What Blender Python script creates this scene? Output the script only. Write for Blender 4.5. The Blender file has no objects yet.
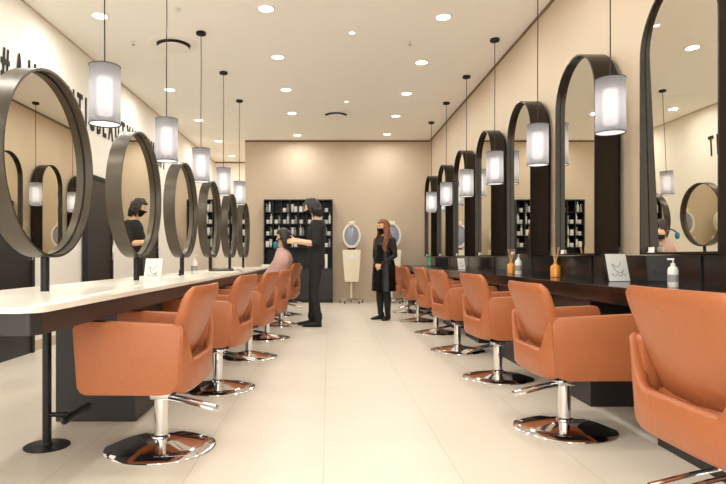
import bpy, bmesh, math, random
from mathutils import Vector, Matrix
random.seed(7)
PI = math.pi
C = bpy.context.scene.collection
SC = bpy.context.scene
EYE = 0.95; CEIL = 3.48; XR = 2.2; XL = -3.0; YB = 12.35; YR = 15.15; YF = -1.6

# ------------------------------------------------------------ materials
def S(r, g, b):
    f = lambda c: (c/255/12.92) if c/255 <= .04045 else ((c/255+.055)/1.055)**2.4
    return (f(r), f(g), f(b), 1)

def mat(name, col, rough=.5, metal=0, spec=.5, bump=0, bscale=60, coat=0, emit=None, estr=0, var=0, vscale=3, trans=0):
    m = bpy.data.materials.new(name); m.use_nodes = True
    nt = m.node_tree; b = nt.nodes['Principled BSDF']
    b.inputs['Base Color'].default_value = col
    b.inputs['Roughness'].default_value = rough
    b.inputs['Metallic'].default_value = metal
    b.inputs['Specular IOR Level'].default_value = spec
    b.inputs['Coat Weight'].default_value = coat
    b.inputs['Coat Roughness'].default_value = .08
    b.inputs['Transmission Weight'].default_value = trans
    if emit:
        b.inputs['Emission Color'].default_value = emit
        b.inputs['Emission Strength'].default_value = estr
    tc = None
    if bump or var:
        tc = nt.nodes.new('ShaderNodeTexCoord')
    if bump:
        n = nt.nodes.new('ShaderNodeTexNoise'); n.inputs['Scale'].default_value = bscale; n.inputs['Detail'].default_value = 4
        bp = nt.nodes.new('ShaderNodeBump'); bp.inputs['Strength'].default_value = bump; bp.inputs['Distance'].default_value = .01
        nt.links.new(tc.outputs['Object'], n.inputs['Vector']); nt.links.new(n.outputs['Fac'], bp.inputs['Height'])
        nt.links.new(bp.outputs['Normal'], b.inputs['Normal'])
    if var:
        n = nt.nodes.new('ShaderNodeTexNoise'); n.inputs['Scale'].default_value = vscale; n.inputs['Detail'].default_value = 3
        mx = nt.nodes.new('ShaderNodeMix'); mx.data_type = 'RGBA'
        mx.inputs['A'].default_value = tuple(c*(1-var) for c in col[:3])+(1,)
        mx.inputs['B'].default_value = tuple(min(1, c*(1+var)) for c in col[:3])+(1,)
        nt.links.new(tc.outputs['Object'], n.inputs['Vector']); nt.links.new(n.outputs['Fac'], mx.inputs['Factor'])
        nt.links.new(mx.outputs['Result'], b.inputs['Base Color'])
    return m

def floor_mat():
    m = mat('floor_tile', S(222, 204, 178), .38, spec=.35)
    nt = m.node_tree; b = nt.nodes['Principled BSDF']; L = nt.links
    tc = nt.nodes.new('ShaderNodeTexCoord'); sp = nt.nodes.new('ShaderNodeSeparateXYZ'); cb = nt.nodes.new('ShaderNodeCombineXYZ')
    ad = nt.nodes.new('ShaderNodeMath'); ad.operation = 'ADD'; ad.inputs[1].default_value = .02 + .593*10
    L.new(tc.outputs['Object'], sp.inputs[0]); L.new(sp.outputs['X'], ad.inputs[0])
    L.new(sp.outputs['Y'], cb.inputs['X']); L.new(ad.outputs[0], cb.inputs['Y'])
    br = nt.nodes.new('ShaderNodeTexBrick'); br.offset = .5
    br.inputs['Scale'].default_value = 1; br.inputs['Brick Width'].default_value = 1.19; br.inputs['Row Height'].default_value = .593
    br.inputs['Mortar Size'].default_value = .0022; br.inputs['Mortar Smooth'].default_value = .3
    br.inputs['Color1'].default_value = S(214, 203, 188); br.inputs['Color2'].default_value = S(218, 207, 192)
    br.inputs['Mortar'].default_value = S(190, 175, 155)
    L.new(cb.outputs[0], br.inputs['Vector'])
    n = nt.nodes.new('ShaderNodeTexNoise'); n.inputs['Scale'].default_value = 2.5; n.inputs['Detail'].default_value = 6
    L.new(tc.outputs['Object'], n.inputs['Vector'])
    rp = nt.nodes.new('ShaderNodeMapRange'); rp.inputs['To Min'].default_value = .93; rp.inputs['To Max'].default_value = 1.05
    L.new(n.outputs['Fac'], rp.inputs['Value'])
    mx = nt.nodes.new('ShaderNodeMix'); mx.data_type = 'RGBA'; mx.blend_type = 'MULTIPLY'; mx.inputs['Factor'].default_value = 1
    L.new(br.outputs['Color'], mx.inputs['A']); L.new(rp.outputs['Result'], mx.inputs['B'])
    L.new(mx.outputs['Result'], b.inputs['Base Color'])
    return m

def sheer_mat():
    m = bpy.data.materials.new('sheer_grey_fabric'); m.use_nodes = True
    nt = m.node_tree; L = nt.links; out = nt.nodes['Material Output']; b = nt.nodes['Principled BSDF']
    b.inputs['Base Color'].default_value = S(84, 80, 80); b.inputs['Roughness'].default_value = .9
    tr = nt.nodes.new('ShaderNodeBsdfTransparent'); tl = nt.nodes.new('ShaderNodeBsdfTranslucent'); tl.inputs[0].default_value = S(128, 125, 124)
    m1 = nt.nodes.new('ShaderNodeMixShader'); m1.inputs[0].default_value = .65
    L.new(b.outputs[0], m1.inputs[1]); L.new(tl.outputs[0], m1.inputs[2])
    tc = nt.nodes.new('ShaderNodeTexCoord'); mp = nt.nodes.new('ShaderNodeMapping'); mp.inputs['Scale'].default_value = (60, 60, 260)
    n = nt.nodes.new('ShaderNodeTexNoise'); n.inputs['Scale'].default_value = 1; n.inputs['Detail'].default_value = 3
    L.new(tc.outputs['Object'], mp.inputs[0]); L.new(mp.outputs[0], n.inputs['Vector'])
    rp = nt.nodes.new('ShaderNodeMapRange'); rp.inputs['To Min'].default_value = .01; rp.inputs['To Max'].default_value = .05
    L.new(n.outputs['Fac'], rp.inputs['Value'])
    m2 = nt.nodes.new('ShaderNodeMixShader'); L.new(rp.outputs['Result'], m2.inputs[0])
    L.new(m1.outputs[0], m2.inputs[1]); L.new(tr.outputs[0], m2.inputs[2]); L.new(m2.outputs[0], out.inputs['Surface'])
    return m

M = dict(
    floor=floor_mat(),
    ceiling=mat('ceiling_paint', S(254, 251, 244), .9, spec=.1),
    beige=mat('beige_wall_paint', S(203, 184, 161), .55, spec=.25, var=.02),
    cream=mat('cream_wall_paint', S(247, 241, 231), .7, spec=.2),
    gap=mat('painted_gap_shade', S(120, 96, 74), .8),  # brown painted in for the shade inside the wall-ceiling joint
    base=mat('skirting', S(206, 186, 160), .5),
    door=mat('door_laminate', S(40, 35, 34), .4, bump=.05),
    leather=mat('tan_leather', S(174, 102, 62), .40, spec=.45, bump=.25, bscale=55, var=.05, vscale=9),
    leather_dark=mat('tan_leather_piping', S(150, 78, 45), .5),
    chrome=mat('chrome', (.82, .82, .83, 1), .06, 1),
    rubber=mat('black_rubber', S(25, 25, 26), .7),
    bronze=mat('brushed_bronze', S(86, 79, 71), .36, .85, bump=.04, bscale=200),
    dbronze=mat('dark_bronze', S(58, 53, 48), .25, .85, bump=.04, bscale=200),
    mirror=mat('mirror_glass', (.86, .83, .74, 1), .005, 1),
    white_top=mat('white_stone', S(240, 234, 222), .22, spec=.5),
    black_gloss=mat('black_gloss_laminate', S(24, 20, 19), .14, spec=.5),
    dark_lam=mat('dark_laminate', S(44, 40, 42), .42),
    apron=mat('dark_apron', S(46, 40, 40), .35),
    black_metal=mat('black_metal', S(34, 33, 36), .38, .4),
    sheer=sheer_mat(),
    glow=mat('lamp_diffuser', S(240, 236, 230), .8, emit=(1, .97, .94, 1), estr=10),
    disc=mat('lamp_bottom', S(240, 236, 236), .8, emit=(1, .97, .98, 1), estr=.8),
    lens=mat('downlight_lens', S(255, 250, 240), .5, emit=(1, .96, .9, 1), estr=6),
    trimw=mat('white_plastic', S(238, 232, 222), .4),
    vent=mat('vent_white', S(248, 243, 234), .6),
    ventd=mat('vent_slot', S(70, 62, 54), .8),
    black=mat('matte_black', S(22, 21, 22), .75),
    shelf=mat('black_shelf', S(30, 29, 32), .5),
    prod=mat('white_packaging', S(232, 229, 222), .4),
    prodg=mat('grey_packaging', S(150, 148, 146), .4),
    cap=mat('black_cap', S(28, 27, 28), .4),
    paper=mat('white_card', S(240, 238, 232), .6),
    ink=mat('ink_line', S(70, 68, 68), .7),
    amber=mat('amber_oil', S(214, 138, 40), .1, spec=.6, coat=.5),
    glass=mat('clear_glass', (1, .98, .95, 1), .02, trans=1),
    reed=mat('reed_wood', S(214, 172, 120), .7),
    green=mat('green_plastic', S(28, 150, 95), .35),
    teal=mat('teal_plastic', S(20, 128, 140), .4),
    skin=mat('skin', S(226, 176, 140), .5, spec=.35),
    skin2=mat('skin_light', S(232, 190, 158), .5, spec=.35),
    cloth=mat('black_cotton', S(33, 33, 34), .85, bump=.2, bscale=40),
    denim=mat('black_denim', S(28, 28, 30), .8, bump=.2, bscale=40),
    leatherb=mat('black_glossy_apron', S(26, 25, 27), .22, spec=.6, bump=.9, bscale=9),
    hair_d=mat('dark_hair', S(34, 28, 26), .5, bump=.6, bscale=50),
    hair_c=mat('near_black_hair', S(38, 30, 28), .45, bump=.5, bscale=50),
    hair_r=mat('auburn_hair', S(128, 76, 38), .45, bump=.7, bscale=60, var=.75, vscale=16),
    pink=mat('pale_pink_gown', S(250, 222, 214), .6, bump=.5, bscale=10),
    eye=mat('eye_dark', S(20, 16, 14), .2),
    cream_p=mat('cream_plastic', S(238, 226, 202), .35),
    dome=mat('smoky_dome', S(150, 150, 168), .12, spec=.6),
    blue_stone=mat('dark_mask', S(20, 20, 22), .7),
)

# ------------------------------------------------------------ mesh helpers
def B(): return bmesh.new()

def obj(name, bm, m, parent=None, smooth=False, loc=None, ang=40):
    bmesh.ops.recalc_face_normals(bm, faces=bm.faces)
    me = bpy.data.meshes.new(name); bm.to_mesh(me); bm.free()
    me.materials.append(m)
    if smooth:
        me.polygons.foreach_set('use_smooth', [True]*len(me.polygons))
        me.update()
        try: me.set_sharp_from_angle(angle=math.radians(ang))
        except Exception: pass
    o = bpy.data.objects.new(name, me); C.objects.link(o)
    if parent: o.parent = parent
    if loc: o.location = loc
    return o

def empty(name, loc=(0, 0, 0), rz=0):
    o = bpy.data.objects.new(name, None); C.objects.link(o)
    o.location = loc; o.rotation_euler = (0, 0, rz); o.empty_display_size = .1
    return o

def tag(o, label=None, cat=None, group=None, kind=None):
    if label: o['label'] = label
    if cat: o['category'] = cat
    if group: o['group'] = group
    if kind: o['kind'] = kind
    return o

def copy_tree(o, parent=None):
    c = o.copy(); C.objects.link(c)
    if parent: c.parent = parent
    for ch in list(o.children): copy_tree(ch, c)
    return c

def box(bm, x0, x1, y0, y1, z0, z1, bev=0, seg=2):
    vs = [bm.verts.new((x, y, z)) for x in (x0, x1) for y in (y0, y1) for z in (z0, z1)]
    f = [(0, 1, 3, 2), (4, 6, 7, 5), (0, 4, 5, 1), (2, 3, 7, 6), (0, 2, 6, 4), (1, 5, 7, 3)]
    fs = [bm.faces.new([vs[i] for i in q]) for q in f]
    if bev:
        es = list({e for q in fs for e in q.edges})
        bmesh.ops.bevel(bm, geom=es, offset=bev, segments=seg, profile=.5, affect='EDGES')
    return bm

def loft(bm, rings, closed=True, cap=True):
    """rings: list of lists of points with equal count"""
    R = [[bm.verts.new(p) for p in r] for r in rings]
    n = len(R[0])
    for a, b in zip(R, R[1:]):
        for i in range(n if closed else n-1):
            j = (i+1) % n
            bm.faces.new((a[i], a[j], b[j], b[i]))
    if cap:
        bm.faces.new(R[0][::-1]); bm.faces.new(R[-1])
    return bm

def lathe(bm, prof, cx=0, cy=0, n=32, cap=True):
    rings = [[(cx+r*math.cos(2*PI*i/n), cy+r*math.sin(2*PI*i/n), z) for i in range(n)] for r, z in prof]
    return loft(bm, rings, cap=cap)

def frames(pts):
    pts = [Vector(p) for p in pts]; T = []
    for i in range(len(pts)):
        a = pts[max(0, i-1)]; b = pts[min(len(pts)-1, i+1)]
        T.append((b-a).normalized())
    up = Vector((0, 0, 1)) if abs(T[0].z) < .9 else Vector((1, 0, 0))
    u = T[0].cross(up).normalized(); out = []
    for t in T:
        u = (u - t*u.dot(t)).normalized()
        out.append((u, t.cross(u)))
    return pts, out

def tube(bm, pts, r, n=10, rnd=False):
    if not isinstance(r, (list, tuple)): r = [r]*len(pts)
    P, F = frames(pts); rings = []
    def ring(p, f, rr): return [p + f[0]*(rr*math.cos(2*PI*i/n)) + f[1]*(rr*math.sin(2*PI*i/n)) for i in range(n)]
    if rnd:
        t = (P[0]-P[1]).normalized()
        for k in (.3, .75): rings.append(ring(P[0]+t*r[0]*math.cos(k*PI/2*.95), F[0], r[0]*math.sin(k*PI/2)))
    for p, f, rr in zip(P, F, r): rings.append(ring(p, f, rr))
    if rnd:
        t = (P[-1]-P[-2]).normalized()
        for k in (.75, .3): rings.append(ring(P[-1]+t*r[-1]*math.cos(k*PI/2*.95), F[-1], r[-1]*math.sin(k*PI/2)))
    return loft(bm, rings)

def prism(bm, poly, axis, a, b, bev=0, seg=2):
    """poly of 2D points; axis = extrude axis; for 'x' poly=(y,z); 'y' poly=(x,z); 'z' poly=(x,y)"""
    def P(p, t): return {'x': (t, p[0], p[1]), 'y': (p[0], t, p[1]), 'z': (p[0], p[1], t)}[axis]
    A = [bm.verts.new(P(p, a)) for p in poly]; Bv = [bm.verts.new(P(p, b)) for p in poly]
    n = len(poly)
    f1 = bm.faces.new(A); f2 = bm.faces.new(Bv[::-1])
    for i in range(n): bm.faces.new((A[i], Bv[i], Bv[(i+1) % n], A[(i+1) % n]))
    if bev:
        es = list(f1.edges)+list(f2.edges)
        bmesh.ops.bevel(bm, geom=es, offset=bev, segments=seg, profile=.5, affect='EDGES')
    return bm

def rpoly(pts, rad, seg=5):
    """round polygon corners"""
    n = len(pts); out = []
    for i in range(n):
        p = Vector(pts[i]); a = Vector(pts[i-1]); b = Vector(pts[(i+1) % n])
        r = rad[i] if isinstance(rad, (list, tuple)) else rad
        if r <= 0: out.append(tuple(p)); continue
        da = (a-p).normalized(); db = (b-p).normalized()
        r = min(r, (a-p).length*.48, (b-p).length*.48)
        s, e = p+da*r, p+db*r
        for k in range(seg+1):
            t = k/seg
            out.append(tuple(s*(1-t)**2 + p*2*t*(1-t) + e*t*t))
    return out

def struct(name, bm, m, parent=None, smooth=False):
    o = obj(name, bm, m, parent, smooth)
    if parent is None: o['kind'] = 'structure'
    return o

def sbox(name, m, *a, **k): return struct(name, box(B(), *a, **k), m)

# ------------------------------------------------------------ room
sbox('floor', M['floor'], XL-.1, XR+.1, YF, YR+.1, -.1, 0)
sbox('ceiling', M['ceiling'], XL-.1, XR+.1, YF, YR+.1, CEIL, CEIL+.1)
sbox('wall_right', M['beige'], XR, XR+.1, YF, YR+.1, 0, CEIL)
sbox('wall_left', M['cream'], XL-.1, XL, YF, YR+.1, 0, CEIL)
sbox('wall_back', M['beige'], -1.79, XR, YB, YR, 0, CEIL)
sbox('wall_far', M['cream'], XL, -1.79, YR, YR+.1, 0, CEIL)
sbox('gap_shade_1', M['gap'], XR-.008, XR, YF, YB, CEIL-.035, CEIL)  # thin dark strip, coloured as the shadow of the ceiling gap
sbox('gap_shade_2', M['gap'], -1.79, XR-.008, YB-.008, YB, CEIL-.035, CEIL)
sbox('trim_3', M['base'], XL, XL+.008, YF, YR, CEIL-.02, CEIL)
sbox('gap_shade_4', M['gap'], XL+.008, -1.79, YR-.008, YR, CEIL-.03, CEIL)  # same painted gap shadow along the far wall
sbox('baseboard_back', M['base'], -1.79, XR, YB-.015, YB, 0, .09)
sbox('baseboard_left', M['base'], XL, XL+.015, YF, YR, 0, .1)
sbox('baseboard_far', M['base'], XL+.015, -1.79, YR-.015, YR, 0, .1)

def door(n, y0, y1, top=1.99):
    e = empty('door_%d' % n, (XL, (y0+y1)/2, 0)); e['kind'] = 'structure'
    h = (y1-y0)/2
    obj('door_leaf', box(B(), .018, .045, -h+.05, h-.05, 0.0, top-.05), M['door'], e)
    fr = B(); box(fr, .016, .06, -h, -h+.05, 0, top); box(fr, .016, .06, h-.05, h, 0, top); box(fr, .016, .06, -h+.05, h-.05, top-.05, top)
    obj('door_frame', fr, M['black'], e)
    hb = B(); tube(hb, [(.05, h-.12, .93), (.1, h-.12, .93), (.1, h-.12, 1.12), (.05, h-.12, 1.12)], .009, 8)
    obj('door_handle', hb, M['chrome'], e, True)
door(1, 4.80, 5.74); door(2, 6.95, 7.84); door(3, 9.05, 9.92)

# ------------------------------------------------------------ wall lettering
let = tag(empty('wall_lettering', (XL+.002, 5.23, 2.565)), 'row of tall condensed black capitals and hash sign along the cream left wall', 'lettering')
ys = [('#', 0), ] 
y = 0
for k, ch in enumerate('#AUTHENTICBEAUTYMOVEMENT'):
    cu = bpy.data.curves.new('letter', 'FONT'); cu.body = ch; cu.size = .52; cu.extrude = .004; cu.offset = .006
    t = bpy.data.objects.new('tmp', cu); C.objects.link(t)
    bpy.context.view_layer.update()
    me = bpy.data.meshes.new_from_object(t.evaluated_get(bpy.context.evaluated_depsgraph_get()))
    C.objects.unlink(t); bpy.data.objects.remove(t)
    xs = [v.co.x for v in me.vertices]; mn, mxx = min(xs), max(xs)
    for v in me.vertices:
        v.co.x = (v.co.x-mn)*.45
        v.co = Vector((v.co.z+.008, v.co.x, v.co.y))
    w = (mxx-mn)*.45
    me.materials.clear(); me.materials.append(M['black'])
    o = bpy.data.objects.new('letter', me); C.objects.link(o); o.parent = let; o.location = (0, y, 0)
    y += w + .075 if ch != 'I' else w+.08
let_len = y
sy = 5.35/let_len
for o in let.children: o.location.y *= sy

# ------------------------------------------------------------ downlights, vents
def lamp(name, typ, loc, energy, size=.15, spread=None, col=(1, 1.0, .95)):
    l = bpy.data.lights.new(name, typ); l.energy = energy; l.color = col
    if typ == 'AREA':
        l.shape = 'DISK'; l.size = size
        if spread: l.spread = spread
    else: l.shadow_soft_size = size
    o = bpy.data.objects.new(name, l); C.objects.link(o); o.location = loc
    return o

def downlight(r):
    e = empty('downlight')
    bm = B(); lathe(bm, [(r*1.25, 0), (r*1.25, -.004), (r*1.1, -.012), (r, -.012), (r, -.002)], n=28, cap=False)
    obj('trim_ring', bm, M['trimw'], e, True)
    obj('lens', lathe(B(), [(r*.99, -.003), (r*.99, -.008), (r*.5, -.010)], n=28), M['lens'], e, True)
    return e
dl = downlight(.075); dls = downlight(.032)
rowA = [('A', -.63, y) for y in (4.4, 5.8, 7.2, 8.6, 10.0, 11.8)]
rowB = [('B', 1.21, y) for y in (4.6, 6.0, 7.4, 8.8, 10.2, 11.7)]
rowC = [('C', -2.38, y) for y in (4.5, 5.97, 8.6, 10.5, 12.4, 14.2)]
rowD = [('A', -.63, 3.0), ('B', 1.21, 3.2), ('A', -.63, 1.4), ('B', 1.21, 1.6), ('C', -2.38, 2.8), ('A', -.63, -.2), ('B', 1.21, -.2), ('C', -2.38, 1.0)]
ORD = ['nearest', 'second', 'third', 'fourth', 'fifth', 'sixth', 'seventh', 'eighth']
rn = {'A': 'in the middle ceiling row', 'B': 'in the right-hand ceiling row', 'C': 'in the ceiling row by the cream wall'}
cnt = {}
first = True
EN = 11.5
for lst in (rowA, rowB, rowC, rowD):
    for (rw, x, y) in lst:
        o = dl if first else copy_tree(dl); first = False
        o.location = (x, y, CEIL)
        if lst is rowD:
            tag(o, 'round recessed ceiling downlight overhead, %s metres along, %s' % (str(abs(round(y))), rn[rw]), 'downlight', 'ceiling downlights')
            o['label'] = 'round recessed downlight overhead at the salon front, ' + {'A': 'middle', 'B': 'right', 'C': 'left'}[rw] + ' row'
        else:
            k = cnt.get(rw, 0); cnt[rw] = k+1
            tag(o, 'round white recessed downlight, %s %s' % (ORD[k] + (' one in view' if k == 0 else ' from the front'), rn[rw]), 'downlight', 'ceiling downlights')
        l = lamp('downlight_beam', 'AREA', (x, y, CEIL-.02), EN, .14, math.radians(175))
        if y < 3.4: l.data.energy = EN*1.0
for k, (x, y) in enumerate([(.27, 6.42), (.30, 9.25)]):
    o = dls if k == 0 else copy_tree(dls)
    o.location = (x, y, CEIL)
    tag(o, 'tiny round ceiling spotlight near the middle, %s' % ('closer to the camera' if k == 0 else 'just in front of the round vent'), 'spotlight', 'tiny ceiling spotlights')

def vent():
    e = empty('ceiling_vent')
    obj('vent_plate', lathe(B(), [(.29, 0), (.29, -.006), (.27, -.012), (.20, -.014), (.195, -.002)], n=40, cap=False), M['vent'], e, True)
    obj('vent_slot', lathe(B(), [(.195, -.001), (.195, -.004), (.1, -.004)], n=40), M['ventd'], e, True)
    obj('vent_cone', lathe(B(), [(.06, -.004), (.13, -.02), (.175, -.042), (.172, -.05), (.10, -.055)], n=40), M['vent'], e, True)
    return e
v = vent()
for k, (x, y) in enumerate([(-1.83, 6.78), (.14, 10.1)]):
    o = v if k == 0 else copy_tree(v); o.location = (x, y, CEIL)
    tag(o, ['round white ceiling vent above the left counter beside a lamp cord', 'round white ceiling vent near the back wall in mid ceiling'][k], 'ceiling vent', 'round ceiling vents')
sp = tag(empty('fire_sprinkler'), 'x', 'sprinkler', 'ceiling sprinklers')
obj('rosette', lathe(B(), [(.035, 0), (.033, -.006), (.014, -.012)], n=16), M['trimw'], sp, True)
bm = B(); tube(bm, [(0, 0, -.012), (0, 0, -.035)], .007, 8); lathe(bm, [(.02, -.036), (.02, -.039)], n=12)
obj('nozzle', bm, M['chrome'], sp, True)
SPR = [((.96, 6.7), 'small sprinkler head between middle and right downlight rows'), ((-1.52, 5.8), 'small sprinkler head in front of the round vent over the left counter'),
       ((-2.28, 6.7), 'small sprinkler head left of the round vent over the left counter'), ((1.0, 10.7), 'small sprinkler head near the back wall, right of the round vent')]
for k, ((x, y), lb) in enumerate(SPR):
    o = sp if k == 0 else copy_tree(sp); o.location = (x, y, CEIL); o['label'] = lb
hb = B(); box(hb, -.30, .30, -.3, .3, -.006, 0)
h = obj('access_hatch', box(B(), -.33, .33, -.42, .42, -.005, 0, .002), M['ceiling'])
h.location = (-2.0, 10.0, CEIL); tag(h, 'flat square hatch panel flush in the ceiling above the left counter', 'ceiling hatch')

# ------------------------------------------------------------ pendant lamps
def pendant():
    e = empty('pendant_lamp')   # origin at ceiling
    zb, zt = 1.80-CEIL, 2.17-CEIL
    obj('ceiling_rose', lathe(B(), [(.05, 0), (.055, -.008), (.055, -.028), (.045, -.034)], n=24), M['black'], e, True)
    obj('cord', tube(B(), [(0, 0, -.03), (.002, .001, -.4), (-.001, 0, -.8), (0, 0, zt+.01)], .0045, 8), M['black_metal'], e, True)
    sh = obj('lamp_shade', lathe(B(), [(.096, zb), (.096, zt)], n=40, cap=False), M['sheer'], e, True)
    for z in (zb, zt):
        rb = B(); tube(rb, [(.0965*math.cos(a*PI/20), .0965*math.sin(a*PI/20), z) for a in range(41)], .0026, 6)
        if z == zt: tube(rb, [(-.096, 0, zt), (.096, 0, zt)], .002, 6); tube(rb, [(0, -.096, zt), (0, .096, zt)], .002, 6)
        obj('rim', rb, M['black'], e, True)
    obj('diffuser', lathe(B(), [(.04, zb+.06), (.048, zb+.07), (.048, zt-.08), (.04, zt-.07)], n=40), M['glow'], e, True)
    obj('bottom_disc', lathe(B(), [(.092, zb+.004), (.092, zb+.008)], n=40), M['disc'], e, True)
    return e
pd = pendant(); first = True
for k, y in enumerate([2.27, 3.65, 5.05, 6.42, 7.8, 9.2]):
    o = pd if first else copy_tree(pd); first = False
    o.location = (-1.425, y, CEIL)
    lb = 'grey fabric cylinder pendant lamp above the white counter, ' + ['just out of view at the front', 'largest in that row', 'second largest in that row', 'middle one of its five', 'second from the back wall', 'smallest, nearest the back'][k]
    tag(o, lb, 'pendant lamp', 'pendant lamps over the left counter')
for k, y in enumerate([2.56, 3.91, 5.265, 6.62, 7.97, 9.33, 10.68]):
    o = copy_tree(pd); o.location = (1.93, y, CEIL)
    lb = 'grey fabric cylinder pendant lamp by the right wall, ' + ['just out of view at the front', 'largest, between the two nearest arched mirrors', 'hanging after the second arched mirror', 'hanging after the third arched mirror', 'hanging after the fourth arched mirror', 'hanging after the fifth arched mirror', 'smallest, before the last arched mirror'][k]
    tag(o, lb, 'pendant lamp', 'pendant lamps along the right wall')

# ------------------------------------------------------------ left counter + round mirrors
HC = .78
lc = tag(empty('styling_counter', (-1.35, 1.95, 0)), 'long island counter with white stone worktop and dark apron on the left', 'counter')
x0, x1, L = -.36, .36, 8.5
out = rpoly([(x0, 0), (x1-.03, 0), (x1, .05), (x1, L), (x0, L)], [.02, .03, .03, .02, .02])
obj('worktop', prism(B(), out, 'z', HC-.022, HC, .004), M['white_top'], lc, True)
ap = B(); oi = rpoly([(x0+.012, .012), (x1-.035, .012), (x1-.012, .055), (x1-.012, L-.01), (x0+.012, L-.01)], .01)
prism(ap, oi, 'z', HC-.10, HC-.022)
obj('apron', ap, M['apron'], lc)
for k in range(5):
    yy = 3.31+1.375*k-1.95
    obj('pedestal', box(B(), -.227, .235, yy, yy+.52, 0, HC-.10, .004), M['dark_lam'], lc)
def cleg(y):
    bm = B(); tube(bm, [(0, 0, .01), (0, 0, HC-.10)], .0215, 16)
    lg = obj('leg', bm, M['black_metal'], lc, True, loc=(-.065, y, 0))
    obj('foot_disc', lathe(B(), [(.108, 0), (.108, .006), (.03, .012), (.025, .02)], n=32), M['black_metal'], lg, True)
    fr = B(); tube(fr, [(0, 0, .16), (.14, 0, .16)], .012, 10); tube(fr, [(.14, -.11, .16), (.14, .16, .16)], .019, 12, True)
    obj('footrest', fr, M['black_metal'], lg, True)
cleg(2.88-1.95); cleg(9.8-1.95)

def round_mirror():
    e = empty('round_mirror')        # origin on counter
    r = .465; zc = EYE+r-HC; d = .052; n = 96
    bm = B()
    rings = []
    for (rr, xx) in ((r, -d), (r, d), (r-.012, d), (r-.012, -d)):
        rings.append([(xx, rr*math.cos(2*PI*i/n), zc+rr*math.sin(2*PI*i/n)) for i in range(n)])
    rings.append(rings[0]); loft(bm, rings, cap=False); bmesh.ops.remove_doubles(bm, verts=bm.verts, dist=1e-5)
    obj('frame', bm, M['bronze'], e, True, ang=30)
    g = B(); loft(g, [[(xx, (r-.011)*math.cos(2*PI*i/n), zc+(r-.011)*math.sin(2*PI*i/n)) for i in range(n)] for xx in (-.006, .006)])
    obj('mirror_glass', g, M['mirror'], e)
    ga = B(); rings = []
    for rr, xx in ((r-.0125, -.010), (r-.0125, .010), (r-.017, .010), (r-.017, -.010)):
        rings.append([(xx, rr*math.cos(2*PI*i/n), zc+rr*math.sin(2*PI*i/n)) for i in range(n)])
    rings.append(rings[0]); loft(ga, rings, cap=False); bmesh.ops.remove_doubles(ga, verts=ga.verts, dist=1e-5)
    obj('gasket', ga, M['black'], e)
    p = B(); tube(p, [(0, 0, 0), (0, 0, zc-r+.004)], .021, 16)
    obj('pole', p, M['black_metal'], e, True)
    return e
rm = round_mirror()
TILT = math.radians(-1.37)
for k in range(6):
    o = rm if k == 0 else copy_tree(rm)
    o.location = ([-1.425, -1.43, -1.44, -1.44, -1.44, -1.44][k], [2.88, 4.27, 5.64, 7.0, 8.38, 9.72][k], HC)
    tag(o, 'round bronze-framed mirror on the white counter, ' + ['largest, cut by the left edge of the view', 'second largest in the row, beside an easel card', 'third from the front, small bottle at its foot', 'fourth from the front, hair straightener at its foot', 'fifth from the front', 'smallest, at the far end of the row'][k], 'mirror', 'round mirrors along the left counter')

# ------------------------------------------------------------ right counter + arched mirrors
HR = .785
rc = tag(empty('wall_counter', (XR, 0, 0)), 'long glossy black wall counter under the arched mirrors on the right', 'counter')
obj('worktop', box(B(), -.59, 0, -1, 12.3, HR-.03, HR, .003), M['black_gloss'], rc)
obj('apron', box(B(), -.575, -.002, -1, 12.28, HR-.10, HR-.03), M['black_gloss'], rc)
obj('backsplash', box(B(), -.07, 0, -1, 12.3, HR, .965, .002), M['black_gloss'], rc)
sb = B()
for i in range(-1, 8): box(sb, -.075, -.069, 3.25+1.35*i, 3.265+1.35*i, HR, .96)
obj('seam', sb, M['black'], rc)
for i in range(-2, 7):
    y0 = 3.64+1.35*i
    obj('pedestal', box(B(), -.53, 0, y0, y0+.61, 0, HR-.10, .004), M['dark_lam'], rc)

def arch_pts(w, zb, zt, inset=0, n=28):
    r = w/2-inset; zc = zt-w/2; p = [(-r, zb+inset), (r, zb+inset)]
    return p + [(r*math.cos(PI*i/n), zc+r*math.sin(PI*i/n)) for i in range(0, n+1)]
def arched_mirror():
    e = empty('arched_mirror')       # origin on wall at bottom
    w, zt = .74, 1.60; bm = B()
    o1 = arch_pts(w, 0, zt); o2 = arch_pts(w, 0, zt, .012)
    def rg(pp, x): return [(x, p[0], p[1]) for p in pp]
    loft(bm, [rg(o1, -.045), rg(o1, -.22), rg(o2, -.22), rg(o2, -.045), rg(o1, -.045)], cap=False)
    bmesh.ops.remove_doubles(bm, verts=bm.verts, dist=1e-5)
    obj('frame', bm, M['dbronze'], e, True, ang=30)
    g = B(); loft(g, [rg(arch_pts(w, 0, zt, .011), -.180), rg(arch_pts(w, 0, zt, .011), -.174)])
    obj('mirror_glass', g, M['mirror'], e)
    ga = B(); o3 = arch_pts(w, 0, zt, .0125); o4 = arch_pts(w, 0, zt, .0145)
    loft(ga, [rg(o3, -.180), rg(o3, -.183), rg(o4, -.183), rg(o4, -.180), rg(o3, -.180)], cap=False); bmesh.ops.remove_doubles(ga, verts=ga.verts, dist=1e-5)
    obj('gasket', ga, M['black'], e)
    k = B(); prism(k, arch_pts(w-.12, .06, zt-.06), 'x', -.15, 0)
    obj('mount', k, M['black'], e)
    return e
am = arched_mirror()
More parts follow.
